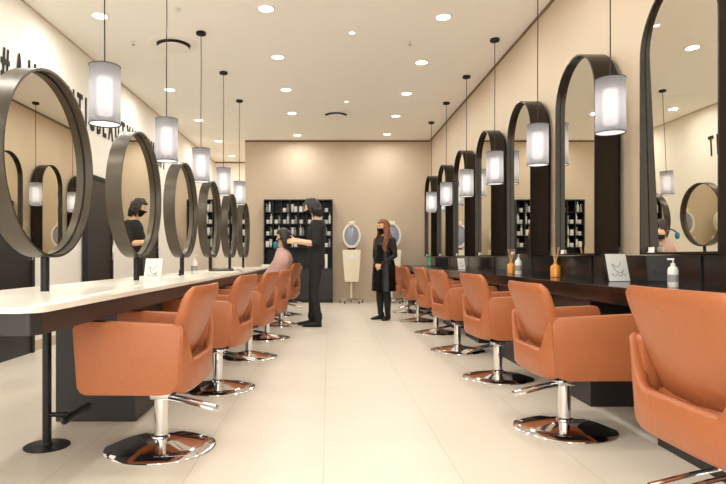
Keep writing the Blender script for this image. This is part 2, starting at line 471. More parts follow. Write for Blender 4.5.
for k in range(7):
    o = am if k == 0 else copy_tree(am)
    o.location = (XR, 2.895+.37+1.35*k, .968)
    tag(o, 'tall arched dark-framed wall mirror, ' + ['largest, cut by the right edge of the view', 'second from the right edge, above a reed diffuser', 'third from the front on the right wall', 'fourth from the front on the right wall', 'fifth from the front on the right wall', 'sixth from the front on the right wall', 'last one, touching the back corner'][k], 'mirror', 'arched mirrors along the right wall')
    c = B(); box(c, -.002, .002, -.03, .03, 0, .034); box(c, -.002, .012, -.03, .03, 0, .003)
    oc = obj('mirror_card', c, M['paper']); oc.location = (XR-.190, 2.895+.66+1.35*k, .968+.0125); oc.rotation_euler = (0, 0, PI)
    tag(oc, 'tiny white card standing on the frame of the %s' % ['largest arched mirror', 'second arched mirror', 'third arched mirror', 'fourth arched mirror', 'fifth arched mirror', 'sixth arched mirror', 'last arched mirror'][k], 'card', 'tiny cards in the arched mirrors')

for g in am.children:      # the nearest mirror's glass hangs a little tilted
    if g.name.startswith('mirror_glass') or g.name.startswith('gasket'):
        R_ = Matrix.Rotation(TILT, 4, 'Y'); p_ = Vector((-.176, 0, .8))
        g.rotation_euler = (0, TILT, 0); g.location = p_ - (R_ @ p_)

# ------------------------------------------------------------ salon chair (front = +x)
def chair():
    e = empty('salon_chair')
    W = .285
    # arms
    for s in (-1, 1):
        poly = rpoly([(-.185, .640), (-.170, .345), (-.11, .325), (.29, .325), (.315, .662)], [.03, .05, .04, .03, .035], 6)
        bm = B(); prism(bm, poly, 'y', s*W, s*(W-.07), .016, 3)
        a = obj('arm', bm, M['leather'], e, True, ang=60)
    # rear wrap panel
    n = 28; rings = []
    up = []
    for i in range(n+1):
        yv = (-W + 2*W*i/n)*.985
        u = abs(yv)/W
        t = max(0, (u-.62)/.38); t = t*t*(3-2*t)
        top = .475 + .17*t
        bot = .325 + .035*max(0, (u-.8)/.2)**2
        xr = -.215 + .045*u**4
        up.append((yv, top, bot, xr))
    def sec(yv, top, bot, xr):
        th = .045; lean = .07
        pts = []
        for (z, xo) in ((bot, .012), (bot+.02, 0), ((top+bot)/2, 0), (top-.015, 0), (top, .012), (top, th-.012), (top-.015, th), ((top+bot)/2, th), (bot+.02, th), (bot, th-.012)):
            pts.append((xr+xo - (z-.325)*lean, yv, z))
        return pts
    obj('rear_panel', loft(B(), [sec(*q) for q in up]), M['leather'], e, True, ang=60)
    # backrest: lofted rounded slab
    rows = 16; rings = []; N = 32
    def slab(z, cx, w, th, curve):
        r = []
        for i in range(N):
            a = 2*PI*i/N; c, s_ = math.cos(a), math.sin(a)
            px = abs(c)**.6*math.copysign(1, c)*th/2; py = abs(s_)**.38*math.copysign(1, s_)*w/2
            r.append((cx+px+curve*(py/.25)**2, py, z))
        return r
    z0, z1 = .40, .815
    for k in range(rows+1):
        t = k/rows; z = z0+(z1-z0)*t
        w = .385+.125*min(1, t*1.25)**.8; th = .062+.012*math.sin(PI*t)
        cx = -.092 - .158*t
        if t > .9:
            q = (t-.9)/.1; w -= .055*q*q; th *= (1-.55*q*q)
        if t < .1:
            q = (.1-t)/.1; w -= .03*q*q; th *= 1-.5*q*q
        rings.append(slab(z, cx, w, th, .03))
    obj('backrest', loft(B(), rings), M['leather'], e, True, ang=60)
    # seat
    sbm = B(); box(sbm, -.15, .30, -.212, .212, .34, .475, .03, 4)
    obj('seat', sbm, M['leather'], e, True, ang=60)
    pl = B(); box(pl, -.12, .2, -.15, .15, .30, .326); 
    obj('seat_plate', pl, M['black_metal'], e)
    # column
    cb = B(); lathe(cb, [(.05, .035), (.044, .06), (.034, .066), (.034, .30)], n=28)
    col = obj('column', cb, M['chrome'], e, True)
    bb = B(); lathe(bb, [(.268, 0), (.272, .006), (.266, .013), (.19, .026), (.10, .043), (.055, .052)], n=56)
    obj('base', bb, M['chrome'], e, True, ang=50)
    lv = B(); tube(lv, [(-.02, -.028, .255), (-.13, -.032, .235), (-.27, -.036, .20), (-.285, -.02, .197), (-.285, .02, .197), (-.27, .036, .20), (-.13, .032, .235), (-.02, .028, .255)], .0075, 8)
    box(lv, -.05, .045, -.042, .042, .245, .285, .008)
    obj('pump_lever', lv, M['chrome'], e, True)
    return e
ch0 = chair(); first = True
def raise_chair(o, dz):
    for c in o.children:
        nm = c.name.split('.')[0]
        if nm in ('arm', 'rear_panel', 'backrest', 'seat', 'seat_plate', 'pump_lever'): c.location.z = dz
        if nm == 'column': c.scale.z = 1 + dz/.3
LCH = [(-.838, 2.87, -2, 0, 'nearest one on the left, its arm panel facing us'), (-.80, 4.16, -6, .01, 'second from the front on the left'), (-.755, 5.46, -7, .0, 'third from the front on the left'),
       (-.72, 6.75, -7, -.015, 'fourth from the front on the left'), (-.66, 8.05, -6, .055, 'holding the client in the pink gown'), (-.70, 9.45, -6, 0, 'last on the left, behind the client')]
for x, y, a, dz, lb in LCH:
    o = ch0 if first else copy_tree(ch0); first = False
    o.location = (x, y, 0); o.rotation_euler = (0, 0, PI+math.radians(a)); raise_chair(o, dz)
    tag(o, 'tan leather salon chair, ' + lb, 'chair', 'salon chairs at the left counter')
RCH = [(1.275, 1.76, 2, .04, 'seen from behind, cut by the right edge'), (1.31, 3.17, 1.5, .0, 'second from the right edge, on the right side'), (1.34, 4.51, 5, .01, 'third from the front on the right'), (1.32, 5.83, 6, .01, 'fourth from the front on the right'),
       (1.36, 7.2, 5, .01, 'fifth from the front on the right'), (1.35, 8.56, 4, 0, 'sixth on the right, behind the woman in the apron'), (1.38, 9.9, 2, 0, 'last on the right, farthest from us')]
for x, y, a, dz, lb in RCH:
    o = copy_tree(ch0); o.location = (x, y, 0); o.rotation_euler = (0, 0, math.radians(a)); raise_chair(o, dz)
    tag(o, 'tan leather salon chair, ' + lb, 'chair', 'salon chairs at the right counter')

# ------------------------------------------------------------ shelf unit and products
SX0, SX1, SY0 = -1.35, .10, 12.0
su = tag(empty('shelf_unit', (SX0, SY0, 0)), 'tall black shelf unit full of white products against the back wall', 'shelf unit')
Wd = SX1-SX0; D = YB-.016-SY0; T = .02; HT = 2.17; ncol = 8; rh = .245; zt = HT-T
sh = B(); box(sh, 0, T, 0, D, 0, HT); box(sh, Wd-T, Wd, 0, D, 0, HT); box(sh, T, Wd-T, 0, D, zt, HT); box(sh, T, Wd-T, D-.015, D, .72, zt)
box(sh, T, Wd-T, 0, D-.015, .70, .72)
obj('carcass', sh, M['shelf'], su)
cw = (Wd-2*T)/ncol; zrow = [zt-rh*(i+1) for i in range(4)]
for i in range(4): obj('shelf_board', box(B(), T, Wd-T, .004, D-.015, zrow[i]-.012, zrow[i]), M['shelf'], su)
for c in range(1, ncol): obj('divider', box(B(), T+cw*c-.007, T+cw*c+.007, .002, D-.015, zrow[3], zt), M['shelf'], su)
for c in range(4):
    dw = (Wd-2*T)/4
    d = obj('cabinet_door', box(B(), T+dw*c+.003, T+dw*(c+1)-.003, -.002, .018, .06, .70, .002), M['dark_lam'], su)
obj('plinth', box(B(), T, Wd-T, .03, D, 0, .06), M['shelf'], su)
# product prototypes
def p_tall():
    bm = B(); lathe(bm, [(.022, 0), (.024, .004), (.024, .12), (.010, .135), (.010, .15)], n=12); lathe(bm, [(.012, .15), (.012, .168)], n=10)
    return obj('tall_bottle', bm, M['prod'], smooth=True)
def p_jar():
    return obj('jar', lathe(B(), [(.034, 0), (.036, .004), (.036, .045), (.038, .046), (.038, .064), (.034, .066)], n=14), M['prod'], smooth=True)
def p_tube():
    rings = []
    for z, a, b in ((0, .016, .016), (.025, .018, .018), (.03, .024, .022), (.13, .028, .003)):
        rings.append([(a*math.cos(2*PI*i/12), b*math.sin(2*PI*i/12), z) for i in range(12)])
    return obj('cream_tube', loft(B(), rings), M['prod'], smooth=True)
def p_box(): return obj('product_box', box(B(), -.03, .03, -.025, .025, 0, .095, .002), M['prod'])
def p_spray():
    bm = B(); lathe(bm, [(.02, 0), (.022, .004), (.022, .085), (.009, .10), (.009, .118)], n=12); box(bm, -.024, .009, -.006, .006, .118, .132)
    return obj('spray_bottle', bm, M['prodg'], smooth=True)
protos = {'tall white bottle': p_tall, 'low white jar': p_jar, 'white squeeze tube': p_tube, 'small white box': p_box, 'grey spray bottle': p_spray}
made = {}
wd = {'tall white bottle': .028, 'low white jar': .043, 'white squeeze tube': .032, 'small white box': .036, 'grey spray bottle': .026}
rows_n = ['top row', 'second row', 'third row', 'fourth row']; cols_n = ['first', 'second', 'third', 'fourth', 'fifth', 'sixth', 'seventh', 'last']
for r in range(4):
    for c in range(ncol):
        if (r, c) in ((0, 1), (3, 4), (2, 2)) : continue
        ks = list(protos); random.shuffle(ks)
        if r == 1: ks.sort(key=lambda k: k != 'low white jar')
        x = SX0+T+cw*c+.016; xe = SX0+T+cw*(c+1)-.010
        for k in ks[:3]:
            if x+2*wd[k] > xe: continue
            if k not in made: made[k] = protos[k](); o = made[k]
            else: o = made[k].copy(); C.objects.link(o)
            o.scale = (1.12, 1.12, 1.3); o.location = (x+wd[k], SY0+.06+random.random()*.05, zrow[r]); x += 2*wd[k]+.003
            tag(o, '%s in the %s cubby of the %s, black shelf unit' % (k, cols_n[c], rows_n[r]), {'tall white bottle': 'bottle', 'low white jar': 'jar', 'white squeeze tube': 'tube', 'small white box': 'box', 'grey spray bottle': 'bottle'}[k], 'products on the shelf unit')
# open compartment
fo = obj('folder', box(B(), -.03, .03, -.1, .1, 0, .30, .003), M['prod']); fo.location = (SX1-.14, SY0+.13, .72)
tag(fo, 'upright white folder in the open bay under the shelf cubbies', 'folder')
tw = obj('folded_towel', box(B(), -.11, .11, -.1, .1, 0, .05, .02, 3), M['prod'], smooth=True); tw.location = (SX0+.16, SY0+.13, .72)
tag(tw, 'folded white towel in the open bay, left end of the shelf unit', 'towel')

# ------------------------------------------------------------ hood dryers
def dryer():
    e = empty('hood_dryer')   # front = -y
    z0 = 1.40; n = 40
    def el(a, b, y, zc=z0+.0, n=n): return [(a*math.cos(2*PI*i/n), y, zc+b*math.sin(2*PI*i/n)) for i in range(n)]
    bm = B(); loft(bm, [el(.12, .16, .10), el(.18, .24, .04), el(.19, .255, -.06), el(.185, .25, -.11), el(.155, .215, -.115), el(.145, .205, -.09), el(.11, .15, .03)])
    obj('hood', bm, M['trimw'], e, True, ang=60)
    obj('inner_dome', loft(B(), [el(.143, .203, -.088), el(.12, .17, -.10), el(.07, .10, -.115), el(.02, .03, -.12)]), M['dome'], e, True)
    obj('top_knob', box(B(), -.06, .06, -.14, .02, z0+.22, z0+.30, .015), M['cream_p'], e, True)
    ck = B(); tube(ck, [(-.08, -.03, z0-.27), (.08, -.03, z0-.27)], .018, 12)
    obj('hinge', ck, M['black'], e, True)
    bb = B(); rr = []
    for z, w in ((.45, .13), (.47, .145), (.80, .175), (1.08, .19), (1.11, .185)):
        rr.append([(x*w, y, z) for x, y in rpoly([(-1, -.11), (1, -.11), (1, .09), (-1, .09)], .03, 3)])
    bo = obj('body', loft(bb, rr), M['cream_p'], e, True, ang=40)
    obj('control_panel', box(B(), -.10, .10, -.118, -.108, .90, .98, .003), M['trimw'], bo)
    st = B(); tube(st, [(0, 0, .08), (0, 0, .46)], .022, 14)
    obj('stem', st, M['cream_p'], e, True)
    fb = B()
    for k in range(5):
        a = PI/2+2*PI*k/5; tube(fb, [(0, 0, .09), (.25*math.cos(a), .25*math.sin(a), .065)], [.022, .014], 8)
    ba = obj('base', fb, M['chrome'], e, True)
    for k in range(5):
        a = PI/2+2*PI*k/5; x, y = .25*math.cos(a), .25*math.sin(a)
        cb = B(); tube(cb, [(x-.012, y, .028), (x+.012, y, .028)], .028, 14)
        obj('caster', cb, M['rubber'], ba, True)
    return e
dr = dryer(); dr.location = (.49, 11.95, 0)
tag(dr, 'cream hood dryer on a wheeled stand, fully visible between shelf and woman', 'hood dryer', 'hood dryers at the back wall')
d2 = copy_tree(dr); d2.location = (1.33, 11.95, 0)
tag(d2, 'cream hood dryer partly hidden behind the woman in the apron', 'hood dryer', 'hood dryers at the back wall')

# ------------------------------------------------------------ counter objects
def easel_card(w, h, loc, rz, label, fr=False):
    e = tag(empty('display_card', loc, rz), label, 'display card')     # front = -y
    t = math.radians(14)
    def tilt(bm): bmesh.ops.rotate(bm, verts=bm.verts, cent=(0, 0, 0), matrix=Matrix.Rotation(-t, 3, 'X')); return bm
    obj('card', tilt(box(B(), -w/2, w/2, 0, .004, .004, h)), M['paper'], e)
    k = B(); box(k, -w/2-.004, w/2+.004, .0045, .010, 0, h+.004)
    box(k, -w/2-.004, -w/2, -.002, .0045, 0, h+.004); box(k, w/2, w/2+.004, -.002, .0045, 0, h+.004)
    obj('holder', tilt(k), M['black'] if fr else M['trimw'], e)
    s = B(); tube(s, [(0, .02+h*.16, h*.75), (0, .13, .004)], .004, 6); obj('strut', s, M['black'], e)
    d = B(); pts = []
    for i in range(60):
        a = i/59
        pts.append((w*(.30*math.sin(7*a+.5)*(1-.35*a)), -.0015, h*(.28+.42*a+.10*math.sin(13*a))))
    tube(d, pts, .0014, 5)
    tube(d, [(-w*.36+w*.7*i/19, -.0015, h*(.24+.05*math.sin(i*.9))) for i in range(20)], .0012, 5)
    obj('drawing', tilt(d), M['ink'], e)
easel_card(.125, .165, (-1.27, 4.12, HC), math.radians(-12), 'white card with line drawing on the white counter at the second round mirror')
easel_card(.165, .195, (1.99, 3.90, HR), math.radians(12), 'white card with line drawing on the black counter beneath the largest arched mirrors', True)
easel_card(.11, .16, (1.85, 7.9, HR), math.radians(14), 'small white card on the black counter far along the right wall', True)

def pump(loc, label, m, rz=0, s=1):
    e = tag(empty('pump_bottle', loc, rz), label, 'bottle')
    obj('bottle_body', lathe(B(), [(.026*s, 0), (.029*s, .005*s), (.029*s, .10*s), (.024*s, .118*s), (.011*s, .126*s)], n=24), m, e, True)
    p = B(); lathe(p, [(.013*s, .126*s), (.013*s, .142*s), (.004*s, .144*s), (.004*s, .165*s)], n=14); box(p, -.006*s, .03*s, -.005*s, .005*s, .163*s, .172*s)
    obj('pump_head', p, m, e, True)
    obj('bottle_label', lathe(B(), [(.0296*s, .03*s), (.0296*s, .075*s)], n=24, cap=False), M['prodg'], e, True)
pump((1.93, 3.2, HR), 'white pump bottle on the black counter near the right edge of view', M['prod'], 2.5, .93)
pump((1.87, 5.62, HR), 'slim white pump bottle on the black counter beside the far reed diffuser', M['prod'], 1, 1.15)
pump((-1.37, 5.86, HC), 'white pump bottle on the white counter at the third round mirror', M['prod'], 0, 1.15)
pump((1.70, 9.55, HR), 'green bottle standing on the far end of the black counter', M['green'], 0, 1.3)

def diffuser(loc, label):
    e = tag(empty('reed_diffuser', loc), label, 'reed diffuser', 'reed diffusers on the black counter')
    bx = B(); lathe(bx, [(.036, 0), (.04, .004), (.04, .085), (.03, .10), (.016, .108), (.016, .128)], n=24)
    obj('glass_bottle', bx, M['amber'], e, True)
    for k in range(5):
        a = k*1.26
        obj('reed', tube(B(), [(.003*math.cos(a), .003*math.sin(a), .12), (.035*math.cos(a), .035*math.sin(a), .25)], .0022, 6), M['reed'], e)
diffuser((1.90, 4.78, HR), 'amber reed diffuser on the black counter under the second arched mirror')
diffuser((1.86, 5.81, HR), 'amber reed diffuser on the black counter beside a slim white bottle')

# hair straightener on a towel
t2 = obj('towel', box(B(), -.17, .15, -.16, .16, 0, .012, .005), M['prod'], smooth=True); t2.location = (-1.22, 6.55, HC)
tag(t2, 'folded white towel under the hair straightener on the white counter', 'towel')
hs = tag(empty('hair_straightener', (-1.22, 6.55, HC+.013), .2), 'dark hair straightener lying on a white towel on the left counter', 'hair straightener')
a = B(); box(a, -.14, .14, -.016, .016, .0, .014, .004); obj('lower_plate', a, M['black'], hs, True)
a = B(); box(a, -.14, .14, -.016, .016, .018, .032, .004); obj('upper_plate', a, M['black'], hs, True)
a = B(); box(a, .10, .14, -.012, .012, .012, .02); obj('hinge', a, M['chrome'], hs)
a = B(); tube(a, [(.14, 0, .012), (.19, .0, .02), (.225, -.03, -.002), (.23, -.1, -.008)], .004, 6); obj('power_cord', a, M['black'], hs, True)
cl = B(); tube(cl, [(.0, -.03, .01), (.0, .02, .01)], .01, 8, True); tube(cl, [(0, -.02, .01), (0, -.03, .04), (0, .0, .055)], .006, 8)
o = obj('hair_clip', cl, M['black'], smooth=True); o.location = (-1.40, 5.42, HC)
tag(o, 'small black hair clip on the white counter left of the third round mirror pole', 'hair clip')
bk = obj('tissue_box', box(B(), -.10, .10, -.05, .05, 0, .05, .006), M['prod'], smooth=True); bk.location = (-1.05, 9.95, HC)
tag(bk, 'low white box on the far end of the white counter', 'box')
for k, (x, y, rz, mm, lb) in enumerate([(1.78, 8.95, .4, 'dark_lam', 'dark open laptop-like folder leaning on the far black counter')]):
    a = B(); box(a, -.12, .12, -.005, .005, 0, .17, .003); box(a, -.12, .12, -.16, -.005, 0, .012, .003)
    o = obj('open_folder', a, M[mm]); o.location = (x, y, HR); o.rotation_euler = (0, 0, rz)
    tag(o, 'dark open folder standing on the black counter near the green bottle', 'folder')

# ------------------------------------------------------------ people
def remesh_obj(name, bm, m, parent, voxel=.009, smooth=4):
    me = bpy.data.meshes.new('tmp'); bmesh.ops.recalc_face_normals(bm, faces=bm.faces); bm.to_mesh(me); bm.free()
    t = bpy.data.objects.new('tmp', me); C.objects.link(t)
    r = t.modifiers.new('r', 'REMESH'); r.mode = 'VOXEL'; r.voxel_size = voxel; r.use_smooth_shade = True
    s = t.modifiers.new('s', 'SMOOTH'); s.factor = .5; s.iterations = smooth
    bpy.context.view_layer.update()
    out = bpy.data.meshes.new_from_object(t.evaluated_get(bpy.context.evaluated_depsgraph_get()))
    C.objects.unlink(t); bpy.data.objects.remove(t); bpy.data.meshes.remove(me)
    out.name = name; out.materials.clear(); out.materials.append(m)
    out.polygons.foreach_set('use_smooth', [True]*len(out.polygons))
    o = bpy.data.objects.new(name, out); C.objects.link(o); o.parent = parent
    return o

def hring(c, a, b, n=24, p=.85):
    """horizontal ring centred c, half depth a (x), half width b (y)"""
    r = []
    for i in range(n):
        t = 2*PI*i/n; cs, sn = math.cos(t), math.sin(t)
        r.append((c[0]+a*abs(cs)**p*math.copysign(1, cs), c[1]+b*abs(sn)**p*math.copysign(1, sn), c[2]))
    return r
def torso(bm, rows): return loft(bm, [hring(c, a, b) for c, a, b in rows])

def head_pt(u, off=0.0):
    """u: unit direction, forward +x; returns head surface point"""
    x, y, z = u
    w = .074*(1-.20*max(0, -z)**1.2); d = .094*(1-.05*max(0, -z)); hgt = .118
    p = Vector((x*d, y*w, z*hgt))
    if x > 0:
        g = lambda cy, cz, s: math.exp(-((y-cy)**2+(z-cz)**2)/(2*s*s))
        p.x += .024*g(0, -.18, .10)*1.0 + .012*g(0, .0, .08) - .009*(g(.33, .03, .13)+g(-.33, .03, .13)) + .005*g(0, -.52, .12) + .010*g(0, -.86, .18) + .004*(g(.3, .22, .15)+g(-.3, .22, .15))
    elif x < 0: p.x -= .012*math.exp(-((z-.2)**2)/.2)*(-x)
    n = Vector((x/d, y/w, z/hgt)).normalized()
    return p + n*off
def head_mesh(bm, T, off=0.0, sel=None, nu=40, nv=28, thick=0):
    vs = {}
    for j in range(nv+1):
        ph = PI*j/nv
        for i in range(nu):
            th = 2*PI*i/nu
            u = (math.sin(ph)*math.cos(th), math.sin(ph)*math.sin(th), math.cos(ph))
            if j in (0, nv) and i > 0: vs[j, i] = vs[j, 0]; continue
            vs[j, i] = (u, T @ head_pt(u, off(u) if callable(off) else off))
    V = {}
    def gv(k):
        kk = (k[0], 0) if k[0] in (0, nv) else k
        if kk not in V: V[kk] = bm.verts.new(vs[kk][1])
        return V[kk]
    for j in range(nv):
        for i in range(nu):
            ks = [(j, i), (j, (i+1) % nu), (j+1, (i+1) % nu), (j+1, i)]
            if sel and not all(sel(vs[k][0]) for k in ks): continue
            q = []
            for k in ks:
                v_ = gv(k)
                if v_ not in q: q.append(v_)
            if len(q) >= 3:
                try: bm.faces.new(q)
                except ValueError: pass

def hand(bm, wrist, d, n, side=1, curl=.5, s=1.0):
    """d finger direction, n palm normal (palm faces n); side picks thumb side"""
    w = Vector(wrist); d = Vector(d).normalized(); n = Vector(n); n = (n-d*n.dot(d)).normalized(); t = d.cross(n)*side
    def fl(pts, r): tube(bm, pts, r, 8, True)
    rings = []
    for k, (a, hw, ht) in enumerate(((0, .026, .019), (.03, .034, .017), (.06, .040, .015), (.088, .040, .013))):
        c = w+d*a*s
        rings.append([c+t*(hw*s*math.cos(2*PI*i/12))+n*(ht*s*math.sin(2*PI*i/12)) for i in range(12)])
    loft(bm, rings)
    for k, (o, ln) in enumerate(((.030, .072), (.010, .080), (-.010, .074), (-.029, .058))):
        p = w+d*(.078*s)+t*(o*s); pts = [p]; ang = .15
        for q in (.42, .32, .26):
            ang += curl
            p = p+(d*math.cos(ang)+n*math.sin(ang))*(ln*q*s); pts.append(p)
        fl(pts, [.0088*s, .0082*s, .0076*s, .0066*s])
    p = w+d*(.022*s)+t*(.026*s)
    fl([p, p+(t*.8+d*.6+n*.3)*(.036*s), p+(t*.9+d*1.25+n*.75)*(.048*s)], [.011*s, .010*s, .008*s])

def make_person(name, label, loc, rz, spec):
    e = tag(empty(name, loc, rz), label, 'person')
    bm = B(); torso(bm, spec['torso'])
    tube(bm, spec['neck'], [.052, .048, .05], 14, True)
    for pts, r in spec['limbs']: tube(bm, pts, r, 14, True)
    T = Matrix.Translation(spec['head']) @ Matrix.Rotation(spec.get('hyaw', 0), 4, 'Z') @ Matrix.Rotation(spec.get('hpitch', 0), 4, 'Y')
    if 'hscale' in spec: T = T @ Matrix.Scale(spec['hscale'], 4)
    head_mesh(bm, T)
    for s in (-1, 1):     # ears
        c = T @ Vector((-.004, s*.074, -.005)); tube(bm, [c+Vector((0, 0, -.022)), c+Vector((-.006, s*.008, 0)), c+Vector((0, 0, .024))], [.008, .012, .009], 8, True)
    for h in spec['hands']: hand(bm, *h)
    body = remesh_obj('body', bm, spec['skin'], e, .0065, 2)
    bb_ = B()
    for s in (-1, 1):
        c = T @ Vector((.0765, s*.0285, .008)); eb = B()
        bmesh.ops.create_icosphere(eb, subdivisions=2, radius=.0088, matrix=Matrix.Translation(c)); ey = obj('eye', eb, M['trimw'], e, True)
        c2 = T @ Vector((.0845, s*.0285, .008)); ib = B(); bmesh.ops.create_icosphere(ib, subdivisions=2, radius=.0058, matrix=Matrix.Translation(c2)); obj('iris', ib, M['eye'], ey, True)
        tube(bb_, [T @ Vector((.087, s*.014, .030)), T @ Vector((.086, s*.030, .034)), T @ Vector((.076, s*.044, .030))], [.003, .0035, .002], 6)
    obj('eyebrows', bb_, M['hair_d'], e)
    return e, T

# --- stylist (forward +x local; placed facing -X world)
def arm(sh, el, wr, r=(.048, .040, .036, .027)):
    sh, el, wr = map(Vector, (sh, el, wr)); f = el.lerp(wr, .3)
    return ([sh, sh.lerp(el, .5), el, f, wr], [r[0], r[0]*.95, r[1], r[2]*1.08, r[3]])
def leg(h, k, a, r=(.085, .055, .054, .036)):
    h, k, a = map(Vector, (h, k, a)); return ([h, h.lerp(k, .5), k, k.lerp(a, .3), a], [r[0], r[0]*.86, r[1], r[2], r[3]])
stor = [((0, 0, .86), .095, .150), ((0, 0, .92), .11, .165), ((-.005, 0, 1.02), .10, .145), ((-.01, 0, 1.14), .10, .145), ((-.01, 0, 1.28), .115, .165), ((-.02, 0, 1.38), .11, .175), ((-.025, 0, 1.44), .085, .15), ((-.02, 0, 1.485), .055, .07)]
LS, LE, LW = (-.02, .185, 1.40), (.0, .235, 1.135), (.27, .13, 1.165)
RS, RE, RW = (-.02, -.185, 1.40), (.06, -.225, 1.14), (.30, -.13, 1.20)
spec = dict(torso=stor, neck=[(-.015, 0, 1.46), (.0, 0, 1.51), (.015, 0, 1.57)], head=(.06, 0, 1.635), hpitch=.28, skin=M['skin2'],
    limbs=[arm(LS, LE, LW, (.048, .043, .040, .029)), arm(RS, RE, RW, (.048, .043, .040, .029)), leg((0, .085, .88), (.035, .095, .48), (-.03, .10, .09)), leg((0, -.085, .88), (.03, -.095, .48), (.06, -.10, .09))],
    hands=[(LW, (.95, -.15, .12), (-.1, -.9, -.3), -1, .3), (RW, (.95, .2, .0), (-.1, .9, -.3), 1, .3)])
man, T = make_person('person', 'person in black T-shirt, black jeans and black mask, standing and working on seated client', (-.165, 7.93, 0), PI, spec)
sb = B(); torso(sb, [((0, 0, .80), .122, .178), ((0, 0, .88), .124, .178)] + [((c[0], c[1], c[2]), a+.014, b+.014) for c, a, b in stor[2:-1]] + [((-.02, 0, 1.475), .07, .085)])
for s_, e_ in ((LS, LE), (RS, RE)):
    s_, e_ = Vector(s_), Vector(e_); m_ = s_.lerp(e_, .97)
    tube(sb, [s_+Vector((0, 0, .01)), s_.lerp(e_, .45), m_], [.060, .058, .062], 14, True)
remesh_obj('t_shirt', sb, M['cloth'], man, .010, 4)
tb = B(); torso(tb, [((0, 0, .82), .10, .155), ((0, 0, .90), .118, .168), ((0, 0, .95), .108, .158)])
for (h, k, a) in (((0, .085, .86), (.035, .095, .48), (-.03, .10, .10)), ((0, -.085, .86), (.03, -.095, .48), (.06, -.10, .10))):
    p, r = leg(h, k, a, (.096, .070, .068, .052)); tube(tb, p, r, 14, True)
    a = Vector(a); tube(tb, [a+Vector((0, 0, .06)), a+Vector((0, 0, .02))], [.058, .06], 14, True)
remesh_obj('trousers', tb, M['denim'], man, .010, 3)
def shoe(x, y, s=1, rz=0):
    bm = B(); R = []
    for px, w, h in ((-.09, .030, .07), (-.06, .036, .085), (0, .040, .075), (.08, .046, .055), (.14, .042, .045), (.175, .024, .032)):
        R.append([(px*s, w*s*math.cos(2*PI*i/12), max(.004, h*s*.5+h*s*.52*math.sin(2*PI*i/12))) for i in range(12)])
    loft(bm, R); tube(bm, [(-.045*s, 0, .05), (-.04*s, 0, .115*s)], [.045*s, .047*s], 12)
    bmesh.ops.rotate(bm, verts=bm.verts, matrix=Matrix.Rotation(rz, 3, 'Z')); bmesh.ops.translate(bm, verts=bm.verts, vec=(x, y, 0))
    return bm
for x, y in ((.01, .10), (.10, -.10)): obj('shoe', shoe(x, y), M['black'], man, True)
def mask(parent, T, sc=1):
    mb = B(); head_mesh(mb, T, .009, lambda u: u[0] > .25 and -.93 < u[2] < -.02 + .0*abs(u[1]))
    bmesh.ops.solidify(mb, geom=mb.faces[:], thickness=-.003)
    o = obj('face_mask', mb, M['blue_stone'], parent, True)
    return o
mask(man, T)
def hairf(base, fx, fz):
    return lambda u: -.03 if ((u[0] > fx and u[2] < fz) or (u[0] > .12 and u[2] < -.35)) else base(u)
rr = random.Random(3)
hb = B()
hm = lambda u: .024+.012*math.sin(9*u[1]+5*u[2])*math.sin(7*u[0]+3*u[2])
head_mesh(hb, T, hairf(hm, .42, .55), nu=64, nv=48)
for k in range(26):
    a = .62*PI + (1.38*PI-.62*PI)*k/25 + rr.uniform(-.05, .05)
    c, s_ = math.cos(a), math.sin(a)
    p0 = T @ Vector((c*.10, s_*.085, -.0)); p1 = T @ Vector((c*.115, s_*.095, -.06)); p2 = T @ Vector((c*.10+rr.uniform(-.01, .01), s_*.085, -.125-rr.uniform(0, .02)))
    tube(hb, [p0, p1, p2], [.02, .02, .008], 8, True)
for k in range(10):
    a = rr.uniform(.33, .6)*PI*rr.choice((1, -1)); p0 = T @ Vector((math.cos(a)*.09, math.sin(a)*.078, .06)); p1 = T @ Vector((math.cos(a)*.095, math.sin(a)*.092, .0)); p2 = T @ Vector((math.cos(a)*.08, math.sin(a)*.092, -.075))
    tube(hb, [p0, p1, p2], [.017, .017, .006], 8, True)
remesh_obj('hair', hb, M['hair_d'], man, .008, 1)

# --- woman in apron
wt = [((0, 0, .76), .09, .145), ((0, 0, .82), .105, .160), ((0, 0, .92), .085, .125), ((0, 0, 1.02), .088, .125), ((.01, 0, 1.12), .105, .140), ((-.005, 0, 1.20), .09, .150), ((-.01, 0, 1.25), .07, .13), ((-.01, 0, 1.28), .045, .06)]
LS, LE, LW = (-.01, .155, 1.21), (-.02, .195, .98), (.13, .045, .84)
RS, RE, RW = (-.01, -.155, 1.21), (-.02, -.195, .98), (.13, -.045, .83)
spec = dict(torso=wt, neck=[(-.01, 0, 1.25), (-.005, 0, 1.31), (.005, 0, 1.37)], head=(.02, 0, 1.415), hpitch=.12, hyaw=math.radians(-18), hscale=.95, skin=M['skin'],
    limbs=[arm(LS, LE, LW, (.038, .033, .030, .022)), arm(RS, RE, RW, (.038, .033, .030, .022)), leg((0, .072, .78), (.02, .07, .43), (0, .07, .08), (.078, .05, .05, .032)), leg((0, -.072, .78), (.02, -.07, .43), (0, -.07, .08), (.078, .05, .05, .032))],
    hands=[(LW, (.25, -.75, -.55), (-.4, -.5, -.3), -1, .45, .92), (RW, (.3, .7, -.6), (-.4, .5, -.3), 1, .45, .92)])
wom, T = make_person('person', 'person with long auburn hair, black mask and glossy black apron, hands clasped, standing', (.86, 8.76, 0), math.radians(226), spec)
tb = B(); torso(tb, [((c[0], c[1], c[2]), a+.008, b+.008) for c, a, b in wt])
for s_, e_, w_ in ((LS, LE, LW), (RS, RE, RW)):
    s_, e_, w_ = map(Vector, (s_, e_, w_)); tube(tb, [s_, s_.lerp(e_, .5), e_, e_.lerp(w_, .5), e_.lerp(w_, .93)], [.052, .047, .043, .04, .032], 12, True)
